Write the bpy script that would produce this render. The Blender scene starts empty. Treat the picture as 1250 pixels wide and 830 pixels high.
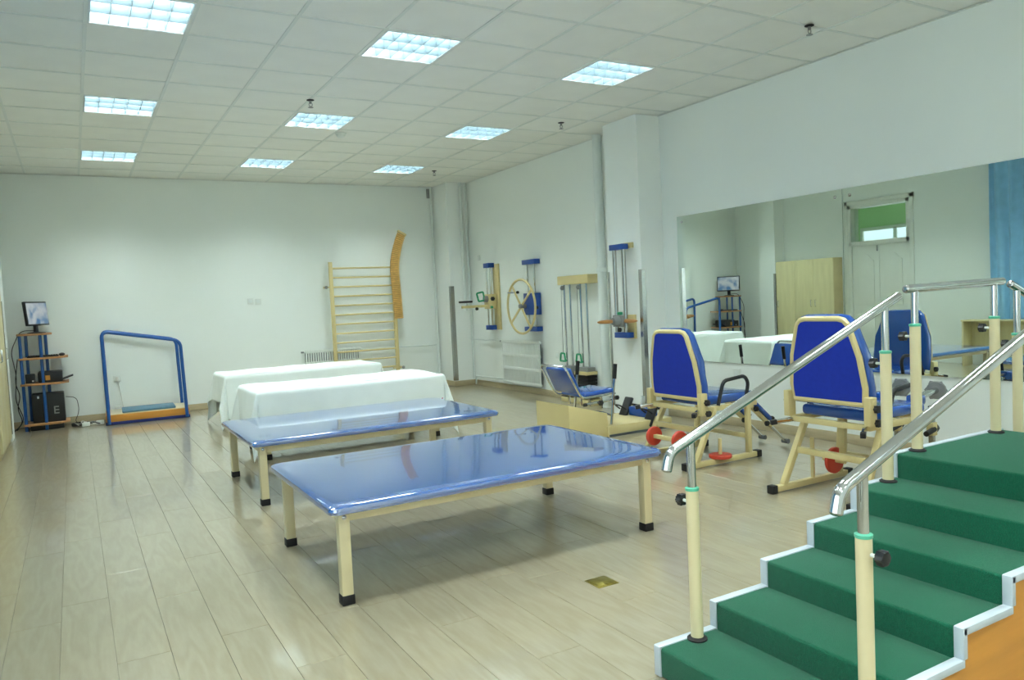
import bpy, bmesh, math, random
from mathutils import Vector, Matrix
random.seed(7)
C = bpy.context.scene.collection
PI = math.pi

# ------------------------------------------------------------------ camera
CAMH = 1.35
FPX = 933.37
RIGHT = Vector((0.865684, -0.49831, -0.047741))
FWD = Vector((0.495958, 0.866707, -0.053337))
UP = Vector((0.067956, 0.022495, 0.997435))
cam_d = bpy.data.cameras.new('camera'); cam = bpy.data.objects.new('camera', cam_d); C.objects.link(cam)
m = Matrix.Identity(4)
for i in range(3):
    m[i][0] = RIGHT[i]; m[i][1] = UP[i]; m[i][2] = -FWD[i]
m[0][3], m[1][3], m[2][3] = 0, 0, CAMH
cam.matrix_world = m
cam_d.sensor_fit = 'HORIZONTAL'; cam_d.sensor_width = 36; cam_d.lens = FPX / 1250 * 36
cam_d.clip_start = 0.05; cam_d.clip_end = 100
bpy.context.scene.camera = cam
def project(p):
    d = Vector(p) - Vector((0, 0, CAMH)); w = d.dot(FWD)
    if w < .1: return None
    return (625 + FPX * d.dot(RIGHT) / w, 415 - FPX * d.dot(UP) / w, w)

# ------------------------------------------------------------------ world, exposure (the lamps carry the light)
W = bpy.data.worlds.new('world'); bpy.context.scene.world = W; W.use_nodes = True
W.node_tree.nodes['Background'].inputs[0].default_value = (.75, .85, 1, 1)
W.node_tree.nodes['Background'].inputs[1].default_value = .6
vs = bpy.context.scene.view_settings
vs.view_transform = 'Standard'; vs.look = 'None'; vs.gamma = 1; vs.use_curve_mapping = False
vs.exposure = 1.95
LAMP = 17.0

# ------------------------------------------------------------------ materials
def lin(c):
    return tuple(((v/255)/12.92 if v/255 <= .04045 else ((v/255+.055)/1.055)**2.4) for v in c)
MATS = {}
def mat(name, rgb, rough=.5, metal=0.0, var=.06, vscale=6.0, bump=0.0, bscale=40.0, coat=0.0, spec=.5, trans=0.0, sheen=0.0, emit=0.0, stretch=None):
    """procedural paint / metal / fabric: noise driven colour variation plus fine noise relief"""
    M = bpy.data.materials.new(name); M.use_nodes = True; nt = M.node_tree; b = nt.nodes['Principled BSDF']
    tc = nt.nodes.new('ShaderNodeTexCoord'); mp = nt.nodes.new('ShaderNodeMapping')
    if stretch: mp.inputs['Scale'].default_value = stretch
    nt.links.new(tc.outputs['Object'], mp.inputs['Vector'])
    nz = nt.nodes.new('ShaderNodeTexNoise'); nz.inputs['Scale'].default_value = vscale; nz.inputs['Detail'].default_value = 3
    nt.links.new(mp.outputs['Vector'], nz.inputs['Vector'])
    rp = nt.nodes.new('ShaderNodeValToRGB'); l = lin(rgb)
    rp.color_ramp.elements[0].position = .3; rp.color_ramp.elements[1].position = .7
    rp.color_ramp.elements[0].color = tuple(max(0, v*(1-var)) for v in l) + (1,)
    rp.color_ramp.elements[1].color = tuple(min(1, v*(1+var)) for v in l) + (1,)
    nt.links.new(nz.outputs['Fac'], rp.inputs['Fac']); nt.links.new(rp.outputs['Color'], b.inputs['Base Color'])
    b.inputs['Roughness'].default_value = rough; b.inputs['Metallic'].default_value = metal
    b.inputs['Coat Weight'].default_value = coat; b.inputs['Coat Roughness'].default_value = .04
    b.inputs['Specular IOR Level'].default_value = spec
    b.inputs['Transmission Weight'].default_value = trans
    if sheen: b.inputs['Sheen Weight'].default_value = sheen
    if emit:
        nt.links.new(rp.outputs['Color'], b.inputs['Emission Color']); b.inputs['Emission Strength'].default_value = emit
    if bump:
        n2 = nt.nodes.new('ShaderNodeTexNoise'); n2.inputs['Scale'].default_value = bscale; n2.inputs['Detail'].default_value = 4
        nt.links.new(mp.outputs['Vector'], n2.inputs['Vector'])
        bp = nt.nodes.new('ShaderNodeBump'); bp.inputs['Strength'].default_value = bump; bp.inputs['Distance'].default_value = .01
        nt.links.new(n2.outputs['Fac'], bp.inputs['Height']); nt.links.new(bp.outputs['Normal'], b.inputs['Normal'])
    if coat >= 1: b.inputs['Coat IOR'].default_value = 3.2
    MATS[name] = M
    return M
mat('wall_paint', (240, 246, 241), .65, var=.012, vscale=1.2, bump=.03, bscale=60)
mat('pilaster_paint', (242, 247, 243), .6, var=.012, vscale=1.2, bump=.03, bscale=60)
mat('tile_white', (240, 241, 234), .85, var=.02, vscale=3, bump=.25, bscale=180)
mat('grid_white', (226, 230, 224), .5, var=.02)
mat('void_grey', (140, 144, 140), .9, var=.05)
mat('groove', (150, 142, 122), .7, var=.1)
mat('skirting', (190, 176, 142), .35, var=.08, vscale=8, stretch=(1, 1, 6))
mat('vinyl_blue', (38, 90, 166), .12, var=.04, vscale=3, bump=.035, bscale=3.2, coat=1.0)
mat('fabric_blue', (27, 54, 176), .55, var=.05, vscale=30, bump=.08, bscale=400, spec=.3)
mat('cushion_blue', (38, 84, 168), .16, var=.05, vscale=5, bump=.05, bscale=9, coat=.7)
mat('paint_blue', (26, 86, 160), .3, var=.05, coat=.3)
mat('bracket_blue', (30, 76, 158), .35, var=.05)
mat('cream', (222, 208, 166), .35, var=.03, vscale=4, coat=.25)
mat('cream_yellow', (216, 200, 144), .4, var=.03, vscale=4, coat=.2)
mat('rubber', (20, 20, 22), .6, var=.1, bump=.05)
mat('black_plastic', (26, 27, 30), .42, var=.1)
mat('chrome', (206, 208, 210), .1, metal=1, var=.02)
mat('steel', (176, 176, 172), .22, metal=1, var=.05, vscale=3, stretch=(8, 8, 1))
mat('grey_metal', (146, 148, 146), .4, metal=.4, var=.06)
mat('alu', (196, 206, 214), .45, metal=.15, var=.04)
mat('carpet', (15, 98, 70), .95, var=.28, vscale=260, bump=.7, bscale=420, spec=.1, sheen=.15)
mat('orange_board', (206, 142, 58), .45, var=.1, vscale=3, bump=.04, stretch=(1, 1, 5))
mat('sheet', (236, 244, 241), .85, var=.02, vscale=5, bump=.1, bscale=10)
mat('red_print', (206, 110, 120), .8, var=.1)
mat('red', (206, 66, 44), .45, var=.06, coat=.2)
mat('green', (44, 160, 112), .4, var=.06)
mat('collar_green', (96, 190, 158), .4, var=.04)
mat('wood_light', (190, 138, 80), .45, var=.15, vscale=9, stretch=(1, 6, 6))
mat('wood_slat', (224, 182, 104), .5, var=.18, vscale=20)
mat('shelf_wood', (190, 140, 92), .45, var=.12, vscale=7, stretch=(1, 5, 1))
mat('radiator_white', (228, 234, 228), .35, var=.015, coat=.2)
mat('pipe_white', (226, 234, 230), .4, var=.02)
mat('plate_white', (226, 232, 226), .35, var=.02)
mat('mirror', (226, 236, 230), 0.0, metal=1, var=0.0)
mat('brass', (150, 138, 62), .3, metal=.9, var=.2, vscale=30, bump=.05)
mat('cabinet_wood', (224, 214, 168), .4, var=.06, vscale=5, stretch=(3, 3, .4))
mat('cabinet_edge', (206, 190, 146), .5, var=.06)
mat('door_white', (232, 236, 228), .35, var=.015)
mat('green_wall', (196, 232, 178), .7, var=.03, vscale=1.5)
mat('curtain_blue', (150, 204, 240), .85, var=.06, vscale=8, bump=.06, bscale=120, sheen=.2)
mat('white_cable', (214, 214, 206), .5, var=.04)
mat('lamp_white', (236, 242, 244), .25, var=.01, metal=0)
mat('louvre_alu', (70, 85, 91), .45, metal=.0, var=.01)
mat('trim_and_gap_shade', (96, 104, 108), .4, metal=.5, var=.05)  # dark grey for trainer trim and the painted shade between radiator columns
mat('mat_grey_blue', (92, 130, 150), .6, var=.08, vscale=20, bump=.05)
mat('navy', (30, 44, 110), .5, var=.06)
mat('daylight', (214, 232, 246), .5, var=.03, emit=.3)
mat('fill_glow', (226, 240, 246), .5, var=.02, emit=.8)  # glowing panes of the added fill window
mat('paper', (232, 236, 236), .7, var=.02)
mat('foot_grey', (92, 96, 100), .5, var=.1)
def glass():
    M = bpy.data.materials.new('glass'); M.use_nodes = True; b = M.node_tree.nodes['Principled BSDF']
    b.inputs['Transmission Weight'].default_value = 1; b.inputs['Roughness'].default_value = 0; b.inputs['IOR'].default_value = 1.2
    b.inputs['Base Color'].default_value = (.95, 1, .97, 1); MATS['glass'] = M
glass()
def lampmat():
    M = bpy.data.materials.new('lamp_glow'); M.use_nodes = True; b = M.node_tree.nodes['Principled BSDF']
    b.inputs['Base Color'].default_value = (.8, .8, .8, 1)
    b.inputs['Emission Color'].default_value = (.89, 1, .99, 1); b.inputs['Emission Strength'].default_value = LAMP
    MATS['lamp_glow'] = M
lampmat()
def screenmat():
    """lit desktop picture: sky-blue bar over pale cloudy picture, from noise and gradient in object space"""
    M = bpy.data.materials.new('screen'); M.use_nodes = True; nt = M.node_tree; b = nt.nodes['Principled BSDF']
    tc = nt.nodes.new('ShaderNodeTexCoord'); nz = nt.nodes.new('ShaderNodeTexNoise'); nz.inputs['Scale'].default_value = 9
    nt.links.new(tc.outputs['Object'], nz.inputs['Vector'])
    rp = nt.nodes.new('ShaderNodeValToRGB'); e = rp.color_ramp.elements
    e[0].position = .35; e[0].color = lin((78, 140, 190)) + (1,); e[1].position = .6; e[1].color = lin((226, 236, 238)) + (1,)
    nt.links.new(nz.outputs['Fac'], rp.inputs['Fac'])
    nt.links.new(rp.outputs['Color'], b.inputs['Emission Color']); b.inputs['Emission Strength'].default_value = .13
    b.inputs['Base Color'].default_value = (.03, .03, .03, 1); b.inputs['Roughness'].default_value = .3
    MATS['screen'] = M
screenmat()
def plankmat():
    """pale glossy oak laminate: per-plank tone from Object Info, cathedral grain from a distorted wave"""
    M = bpy.data.materials.new('plank'); M.use_nodes = True; nt = M.node_tree; b = nt.nodes['Principled BSDF']; N = nt.nodes.new; Lk = nt.links.new
    geo = N('ShaderNodeNewGeometry'); oi = N('ShaderNodeObjectInfo')
    mul = N('ShaderNodeVectorMath'); mul.operation = 'MULTIPLY_ADD'
    cmb = N('ShaderNodeCombineXYZ'); 
    for k in range(3): Lk(oi.outputs['Random'], cmb.inputs[k])
    Lk(cmb.outputs[0], mul.inputs[0]); mul.inputs[1].default_value = (31, 47, 13); Lk(geo.outputs['Position'], mul.inputs[2])
    mp = N('ShaderNodeMapping'); mp.inputs['Scale'].default_value = (5.2, .75, 1); Lk(mul.outputs[0], mp.inputs['Vector'])
    nz = N('ShaderNodeTexNoise'); nz.inputs['Scale'].default_value = 1.3; nz.inputs['Detail'].default_value = 2; Lk(mp.outputs[0], nz.inputs['Vector'])
    wv = N('ShaderNodeMath'); wv.operation = 'MULTIPLY'; Lk(nz.outputs['Fac'], wv.inputs[0]); wv.inputs[1].default_value = 45
    sn = N('ShaderNodeMath'); sn.operation = 'SINE'; Lk(wv.outputs[0], sn.inputs[0])
    fn = N('ShaderNodeTexNoise'); fn.inputs['Scale'].default_value = 14; fn.inputs['Detail'].default_value = 5; Lk(mp.outputs[0], fn.inputs['Vector'])
    ad = N('ShaderNodeMath'); ad.operation = 'MULTIPLY_ADD'; Lk(sn.outputs[0], ad.inputs[0]); ad.inputs[1].default_value = .22; Lk(fn.outputs['Fac'], ad.inputs[2])
    rp = N('ShaderNodeValToRGB'); e = rp.color_ramp.elements
    e[0].position = .2; e[0].color = lin((154, 144, 118)) + (1,); e[1].position = .85; e[1].color = lin((164, 155, 131)) + (1,)
    Lk(ad.outputs[0], rp.inputs['Fac'])
    hs = N('ShaderNodeHueSaturation'); mr = N('ShaderNodeMapRange'); mr.inputs['To Min'].default_value = .94; mr.inputs['To Max'].default_value = 1.05
    Lk(oi.outputs['Random'], mr.inputs['Value']); Lk(mr.outputs[0], hs.inputs['Value']); Lk(rp.outputs['Color'], hs.inputs['Color'])
    Lk(hs.outputs['Color'], b.inputs['Base Color'])
    b.inputs['Roughness'].default_value = .285; b.inputs['Specular IOR Level'].default_value = .5
    b.inputs['Coat Weight'].default_value = .85; b.inputs['Coat Roughness'].default_value = .07
    MATS['plank'] = M
plankmat()

# ------------------------------------------------------------------ mesh helpers
class B:
    def __init__(s): s.bm = bmesh.new()
    def box(s, c, d, bev=0.0, rot=None, seg=2):
        mt = Matrix.Translation(c) @ (rot.to_4x4() if rot else Matrix.Identity(4)) @ Matrix.Diagonal((d[0], d[1], d[2], 1))
        r = bmesh.ops.create_cube(s.bm, size=1, matrix=mt)
        if bev:
            ed = list({e for v in r['verts'] for e in v.link_edges})
            bmesh.ops.bevel(s.bm, geom=ed, offset=bev, segments=seg, affect='EDGES', profile=.5)
        return s
    def span(s, a, b, bev=0.0, seg=2):
        return s.box([(a[i]+b[i])/2 for i in range(3)], [abs(b[i]-a[i]) for i in range(3)], bev, None, seg)
    def bar(s, p0, p1, w, h=None, bev=0.0, up=(0, 0, 1)):
        p0 = Vector(p0); p1 = Vector(p1); z = (p1-p0); L = z.length; z.normalize(); u = Vector(up)
        if abs(z.dot(u)) > .95: u = Vector((1, 0, 0))
        x = u.cross(z).normalized(); y = z.cross(x)
        return s.box((p0+p1)/2, (w, h or w, L), bev, Matrix((x, y, z)).transposed())
    def tube(s, pts, r, seg=10, cap=True, r2=None):
        pts = [Vector(p) for p in pts]; n = len(pts); rings = []; prev = None
        for i, p in enumerate(pts):
            t = (pts[min(i+1, n-1)] - pts[max(i-1, 0)]).normalized()
            if prev is None:
                a = Vector((0, 0, 1)) if abs(t.z) < .9 else Vector((1, 0, 0))
                u = t.cross(a).normalized()
            else: u = (prev - t*prev.dot(t)).normalized()
            prev = u; v = t.cross(u)
            rr = r if r2 is None else r + (r2-r)*i/(n-1)
            rings.append([s.bm.verts.new(p + (u*math.cos(2*PI*k/seg) + v*math.sin(2*PI*k/seg))*rr) for k in range(seg)])
        for a, b in zip(rings, rings[1:]):
            for k in range(seg): s.bm.faces.new((a[k], a[(k+1) % seg], b[(k+1) % seg], b[k]))
        if cap:
            s.bm.faces.new(rings[0][::-1]); s.bm.faces.new(rings[-1])
        return s
    def lathe(s, prof, o=(0, 0, 0), ax=(0, 0, 1), seg=16):
        o = Vector(o); ax = Vector(ax).normalized(); a = Vector((0, 0, 1)) if abs(ax.z) < .9 else Vector((1, 0, 0))
        u = ax.cross(a).normalized(); v = ax.cross(u); rings = []
        for r, h in prof:
            r = max(r, 1e-4)
            rings.append([s.bm.verts.new(o + ax*h + (u*math.cos(2*PI*k/seg) + v*math.sin(2*PI*k/seg))*r) for k in range(seg)])
        for p, q in zip(rings, rings[1:]):
            for k in range(seg): s.bm.faces.new((p[k], p[(k+1) % seg], q[(k+1) % seg], q[k]))
        s.bm.faces.new(rings[0][::-1]); s.bm.faces.new(rings[-1])
        return s
    def ring(s, c, R, r, ax=(1, 0, 0), seg=40, sub=8):
        c = Vector(c); ax = Vector(ax).normalized(); a = Vector((0, 0, 1)) if abs(ax.z) < .9 else Vector((1, 0, 0))
        u = ax.cross(a).normalized(); v = ax.cross(u); rings = []
        for i in range(seg):
            d = u*math.cos(2*PI*i/seg) + v*math.sin(2*PI*i/seg)
            rings.append([s.bm.verts.new(c + d*(R + r*math.cos(2*PI*k/sub)) + ax*r*math.sin(2*PI*k/sub)) for k in range(sub)])
        for i in range(seg):
            p, q = rings[i], rings[(i+1) % seg]
            for k in range(sub): s.bm.faces.new((p[k], p[(k+1) % sub], q[(k+1) % sub], q[k]))
        return s
    def prism(s, poly, f, d0, d1, bev=0.0):
        """poly: 2-D outline; f(a, b, d) -> 3-D point; extruded from d0 to d1"""
        a = [s.bm.verts.new(f(p[0], p[1], d0)) for p in poly]; b = [s.bm.verts.new(f(p[0], p[1], d1)) for p in poly]; n = len(poly)
        fs = [s.bm.faces.new(a[::-1]), s.bm.faces.new(b)]
        for i in range(n): fs.append(s.bm.faces.new((a[i], a[(i+1) % n], b[(i+1) % n], b[i])))
        if bev:
            ed = list({e for fc in fs[:2] for e in fc.edges})
            bmesh.ops.bevel(s.bm, geom=ed, offset=bev, segments=2, affect='EDGES', profile=.5)
        return s
    def grid(s, nu, nv, fn):
        vs_ = [[s.bm.verts.new(fn(i/nu, j/nv)) for j in range(nv+1)] for i in range(nu+1)]
        for i in range(nu):
            for j in range(nv): s.bm.faces.new((vs_[i][j], vs_[i+1][j], vs_[i+1][j+1], vs_[i][j+1]))
        return s
    def mesh(s, name, angle=35):
        bmesh.ops.recalc_face_normals(s.bm, faces=s.bm.faces[:])
        me = bpy.data.meshes.new(name); s.bm.to_mesh(me); s.bm.free()
        if len(me.polygons):
            me.polygons.foreach_set('use_smooth', [True]*len(me.polygons)); me.set_sharp_from_angle(angle=math.radians(angle))
        return me
def arc(pts, r, n=6):
    """polyline with rounded corners"""
    pts = [Vector(p) for p in pts]; out = [pts[0]]
    for i in range(1, len(pts)-1):
        a, b, c = pts[i-1], pts[i], pts[i+1]; d1 = (a-b); d2 = (c-b)
        k = min(r, d1.length*.49, d2.length*.49); p = b + d1.normalized()*k; q = b + d2.normalized()*k
        for t in range(n+1):
            t /= n; out.append(p*(1-t)**2 + b*2*t*(1-t) + q*t*t)
    return out + [pts[-1]]
def roundrect(x0, x1, y0, y1, r, n=5):
    out = []
    for cx, cy, a0 in ((x1-r, y1-r, 0), (x0+r, y1-r, 90), (x0+r, y0+r, 180), (x1-r, y0+r, 270)):
        for k in range(n+1):
            a = math.radians(a0 + 90*k/n); out.append((cx + r*math.cos(a), cy + r*math.sin(a)))
    return out
def link(name, me, material, parent=None, loc=(0, 0, 0), rotz=0):
    o = bpy.data.objects.new(name, me); C.objects.link(o); o.location = loc; o.rotation_euler = (0, 0, rotz)
    if me is not None and material and not me.materials: me.materials.append(MATS[material])
    if parent: o.parent = parent
    return o
def part(name, b, material, parent, label=None):
    o = link(name, b.mesh(name), material, parent)
    if label: o['label'] = label
    return o
def tag(o, label, cat, group=None):
    o['label'] = label; o['category'] = cat
    if group: o['group'] = group
    return o
def thing(name, label, cat, loc=(0, 0, 0), rotz=0, group=None):
    return tag(link(name, None, None, None, loc, rotz), label, cat, group)
def single(name, b, material, label, cat, loc=(0, 0, 0), rotz=0, group=None):
    return tag(link(name, b.mesh(name), material, None, loc, rotz), label, cat, group)
def struct(name, b, material, parent=None, label=None):
    o = link(name, b.mesh(name), material, parent)
    if not parent: o['kind'] = 'structure'
    if label: o['label'] = label
    return o
def copy_tree(o, parent=None):
    c = o.copy(); C.objects.link(c); c.parent = parent
    for ch in list(o.children): copy_tree(ch, c)
    return c

# ------------------------------------------------------------------ room shell
XL, XR, YB, YF, ZC = -.95, 5.60, 11.58, -2.6, 3.235
# floor with single planks
fo = struct('floor', B().span((XL, YF, -.12), (XR, YB, -.004)), 'groove', label='pale glossy oak laminate floor of long planks')
PW, PL = .195, 1.2
planks = []
k = math.floor((XL-.06)/PW)
while .06 + k*PW < XR:
    x0 = max(.06 + k*PW, XL); x1 = min(.06 + (k+1)*PW, XR); off = random.uniform(0, PL)
    y = YF - off
    while y < YB:
        a, b_ = max(y, YF), min(y+PL, YB)
        if b_-a > .01 and x1-x0 > .01: planks.append((x0, x1, a, b_))
        y += PL
    k += 1
def plank_geo(b, w, l, cx, cy):
    g = .0006; c = .0012; z0 = -.004; hw, hl = w/2-g, l/2-g
    low = [(-hw, -hl), (hw, -hl), (hw, hl), (-hw, hl)]; top = [(-hw+c, -hl+c), (hw-c, -hl+c), (hw-c, hl-c), (-hw+c, hl-c)]
    rings = [[b.bm.verts.new((cx+p[0], cy+p[1], z)) for p in pl] for pl, z in ((low, z0), (low, -.0014), (top, 0))]
    for r0, r1 in zip(rings, rings[1:]):
        for i in range(4): b.bm.faces.new((r0[i], r0[(i+1) % 4], r1[(i+1) % 4], r1[i]))
    b.bm.faces.new(rings[2])
def plank_score(p):
    best = 0; cx, cy = (p[0]+p[1])/2, (p[2]+p[3])/2; vis = 0
    for t in (.05, .5, .95):
        q = project((cx, p[2]+(p[3]-p[2])*t, 0))
        if q and -10 < q[0] < 1260 and 0 < q[1] < 840: best = max(best, 1/q[2])
    return best
planks.sort(key=plank_score, reverse=True)
pm = {}
rest = B()
for i, (x0, x1, y0, y1) in enumerate(planks):
    w, l = round(x1-x0, 4), round(y1-y0, 4)
    if i < 300:
        if (w, l) not in pm:
            b = B(); plank_geo(b, w, l, 0, 0); pm[(w, l)] = b.mesh('plank', 10)
        link('plank', pm[(w, l)], 'plank', fo, ((x0+x1)/2, (y0+y1)/2, 0))
    else: plank_geo(rest, w, l, (x0+x1)/2, (y0+y1)/2)
o = part('plank_rest', rest, 'plank', fo); o['kind'] = 'stuff'

# walls
struct('wall_back', B().span((XL-.2, YB, -.12), (XR+.2, YB+.2, ZC+.2)), 'wall_paint', label='white painted back wall')
struct('wall_right', B().span((XR, YF-.2, -.12), (XR+.2, YB, ZC+.2)), 'wall_paint', label='white painted wall carrying the mirror')
struct('wall_front', B().span((XL-.2, YF-.2, -.12), (XR, YF, ZC+.2)), 'wall_paint', label='white wall behind the viewer')
DY0, DY1, DZ = 7.74, 8.90, 2.72
lw = B().span((XL-.2, YF, -.12), (XL, DY0, ZC+.2)).span((XL-.2, DY1, -.12), (XL, YB, ZC+.2)).span((XL-.2, DY0, DZ), (XL, DY1, ZC+.2)).span((XL-.2, DY0, -.12), (XL, DY1, -.004))
struct('wall_left', lw, 'wall_paint', label='white painted wall with the double door')
struct('wall_pilaster', B().span((5.285, 6.39, 0), (XR, 6.97, ZC)), 'pilaster_paint', label='white square pilaster beside the mirror')
struct('wall_corner_column', B().span((5.24, 11.04, 0), (XR, YB, ZC)), 'pilaster_paint', label='white square column in the back corner')
struct('wall_left_pilaster', B().span((XL, 10.33, 0), (-.68, 10.72, ZC)), 'pilaster_paint', label='white pilaster beside the wardrobe')
struct('baseboard_back', B().span((XL, YB-.014, 0), (5.24, YB, .085), .004), 'skirting', label='beige wooden skirting along the back wall')
struct('baseboard_right', B().span((XR-.014, 6.97, 0), (XR, 11.04, .085), .004).span((5.226, 11.026, 0), (5.24, YB-.014, .085), .004).span((5.226, 11.026, 0), (XR-.014, 11.04, .085), .004), 'skirting')
struct('baseboard_mirror', B().span((XR-.014, YF, 0), (XR, 6.39, .085), .004), 'skirting')

# ceiling: exposed grid, single tiles
GX = lambda c: -.402 + .6*c
GY = lambda r: 11.617 - .6*r
ce = B().span((XL, YF, ZC+.13), (XR, YB, ZC+.2))
for c in range(0, 11):
    if XL < GX(c) < XR-.02: ce.span((GX(c)-.012, YF, ZC), (GX(c)+.012, YB, ZC+.03))
for r in range(1, 24):
    if YF < GY(r) < YB: ce.span((XL, GY(r)-.012, ZC+.0005), (XR, GY(r)+.012, ZC+.03))
ce.span((XL, YF, ZC-.004), (XL+.022, YB, ZC)).span((XR-.022, YF, ZC-.004), (XR, YB, ZC)).span((XL, YB-.022, ZC-.004), (XR, YB, ZC)).span((XL, YF, ZC-.004), (XR, YF+.022, ZC))
co = struct('ceiling', ce, 'grid_white', label='suspended ceiling of square white tiles in a metal grid')
LC = (1, 4, 7); LR = (2, 6, 10, 14, 18, 22)
tm = {}
for c in range(-1, 10):
    for r in range(0, 24):
        if c in LC and r in LR: continue
        x0, x1 = max(GX(c)+.005, XL), min(GX(c+1)-.005, XR); y1, y0 = min(GY(r)-.005, YB), max(GY(r+1)+.005, YF)
        if x1-x0 < .03 or y1-y0 < .03: continue
        key = (round(x1-x0, 3), round(y1-y0, 3))
        if key not in tm:
            tm[key] = B().box((0, 0, .0225), (key[0], key[1], .015)).mesh('ceiling_tile')
        link('ceiling_tile', tm[key], 'tile_white', co, ((x0+x1)/2, (y0+y1)/2, ZC-.009))

# ceiling lamps
def make_lamp():
    t = thing('ceiling_light', '', 'ceiling light')
    h = .288; D = .085
    fr = B()
    for sgn in (-1, 1):
        fr.span((sgn*h, -h, -.004), (sgn*(h-.010), h, D+.02)); fr.span((-h, sgn*h, -.004), (h, sgn*(h-.010), D+.02))
    part('frame', fr, 'lamp_white', t)
    part('reflector', B().span((-h, -h, D+.02), (h, h, D+.024)), 'lamp_white', t)
    for k in (-1, 0, 1):
        part('tube_strip', B().span((-.272, k*.185-.086, D+.004), (.272, k*.185+.086, D+.010)), 'lamp_glow', t)
    for k in (-.5, .5):
        b = B().prism([(-.014, D), (-.006, .02), (-.002, -.001), (.002, -.001), (.006, .02), (.014, D)], lambda a, z, d, k=k: (d, k*.185+a, z), -.277, .277)
        part('louvre', b, 'louvre_alu', t)
    for i in range(1, 5):
        x = -.278 + .556*i/5
        for k in (-1, 0, 1):
            b = B().prism([(-.006, D), (-.0015, 0), (.0015, 0), (.006, D)], lambda a, z, d, x=x: (x+a, d, z), k*.185-.085, k*.185+.085)
            part('fin', b, 'louvre_alu', t)
    for sgn in (-1, 1):
        part('inner_side', B().span((sgn*(h-.0105), -.277, .0), (sgn*(h-.0125), .277, D)), 'louvre_alu', t)
        part('inner_side', B().span((-.277, sgn*(h-.0105), .0), (.277, sgn*(h-.0125), D)), 'louvre_alu', t)
    return t
lamp0 = make_lamp(); first = True
col_n = {1: 'left', 4: 'middle', 7: 'right'}
row_n = {2: 'in the row nearest the back wall', 6: 'in the second row from the back wall', 10: 'in the big nearest visible row', 14: 'just above the upper picture edge', 18: 'over the viewer', 22: 'behind the viewer'}
for r in LR:
    for c in LC:
        t = lamp0 if first else copy_tree(lamp0); first = False
        t.location = (GX(c)+.3, GY(r)-.3, ZC)
        t['label'] = 'square louvred ceiling light, %s one %s' % (col_n[c], row_n[r]); t['group'] = 'louvred ceiling lights'

# sprinklers and smoke detector
def make_sprinkler():
    t = thing('sprinkler', '', 'sprinkler')
    part('rosette', B().lathe([(.034, 0), (.034, -.004), (.02, -.008), (.012, -.01)], seg=14), 'rubber', t)
    part('nozzle', B().lathe([(.012, -.008), (.012, -.03), (.006, -.034)], seg=10), 'grey_metal', t)
    part('yoke', B().tube(arc([(-.014, 0, -.03), (-.016, 0, -.05), (0, 0, -.062), (.016, 0, -.05), (.014, 0, -.03)], .01), .003, 6), 'grey_metal', t)
    part('deflector', B().lathe([(.005, -.06), (.024, -.066), (.024, -.069), (.004, -.069)], seg=14), 'grey_metal', t)
    return t
sp0 = make_sprinkler()
for i, (x, y, lb) in enumerate([(2.0, 6.957, 'small sprinkler head above the middle second-row ceiling light'), (4.737, 6.981, 'small sprinkler head on the ceiling near the pilaster top'),
                                (4.793, 3.80, 'small sprinkler head on the ceiling nearest the mirror wall'), (4.628, 10.097, 'small sprinkler head on the ceiling close to the back corner column')]):
    t = sp0 if i == 0 else copy_tree(sp0)
    t.location = (x, y, ZC); tag(t, lb, 'sprinkler', 'ceiling sprinklers')
t = thing('smoke_detector', 'round white smoke detector on the ceiling', 'smoke detector', (2.66, 8.175, ZC))
part('base', B().lathe([(.062, 0), (.062, -.012), (.055, -.016)], seg=20), 'plate_white', t)
part('sensor_head', B().lathe([(.05, -.014), (.046, -.034), (.03, -.046), (.001, -.048)], seg=20), 'plate_white', t)

# mirror panels
yy = 6.15
for i, lb in enumerate(['wall mirror panel next to the pilaster, left of the seam', 'wall mirror panel right of the seam, above the green stairs', 'wall mirror panel beyond the right picture edge']):
    y1 = yy - 2.0*i; y0 = y1 - 1.995
    t = thing('mirror_panel', lb, 'mirror', (XR, (y0+y1)/2, .62), 0, 'wall mirror panels')
    part('glass_sheet', B().span((-.012, -.9975, 0), (-.001, .9975, 1.51)), 'mirror', t)
    for sy in (-.93, .93):
        for z in (.06, 1.45):
            part('stud', B().lathe([(.013, -.012), (.013, .004), (.009, .008), (.001, .009)], (-.012, sy, z), (-1, 0, 0), 12), 'chrome', t)

# corner guards
def guard(x, y, sx, sy, h, label, w=.045):
    b = B().span((x, y, .09), (x+sx*w, y-sy*.0025, h)).span((x-sx*.0025, y-sy*.0025, .09), (x, y+sy*w, h))
    single('corner_guard', b, 'steel', label, 'corner guard', group='steel corner guards')
guard(5.283, 6.388, 1, 1, 1.60, 'steel corner guard on the pilaster edge beside the mirror', .05)
guard(5.283, 6.972, 1, -1, 1.60, 'thin steel corner guard on the pilaster edge beside the white pipe', .03)
guard(5.238, 11.038, 1, 1, 1.60, 'steel corner guard on the back corner column', .06)
guard(-.678, 10.328, -1, 1, 1.60, 'steel corner guard on the pilaster by the wardrobe', .05)

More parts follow.
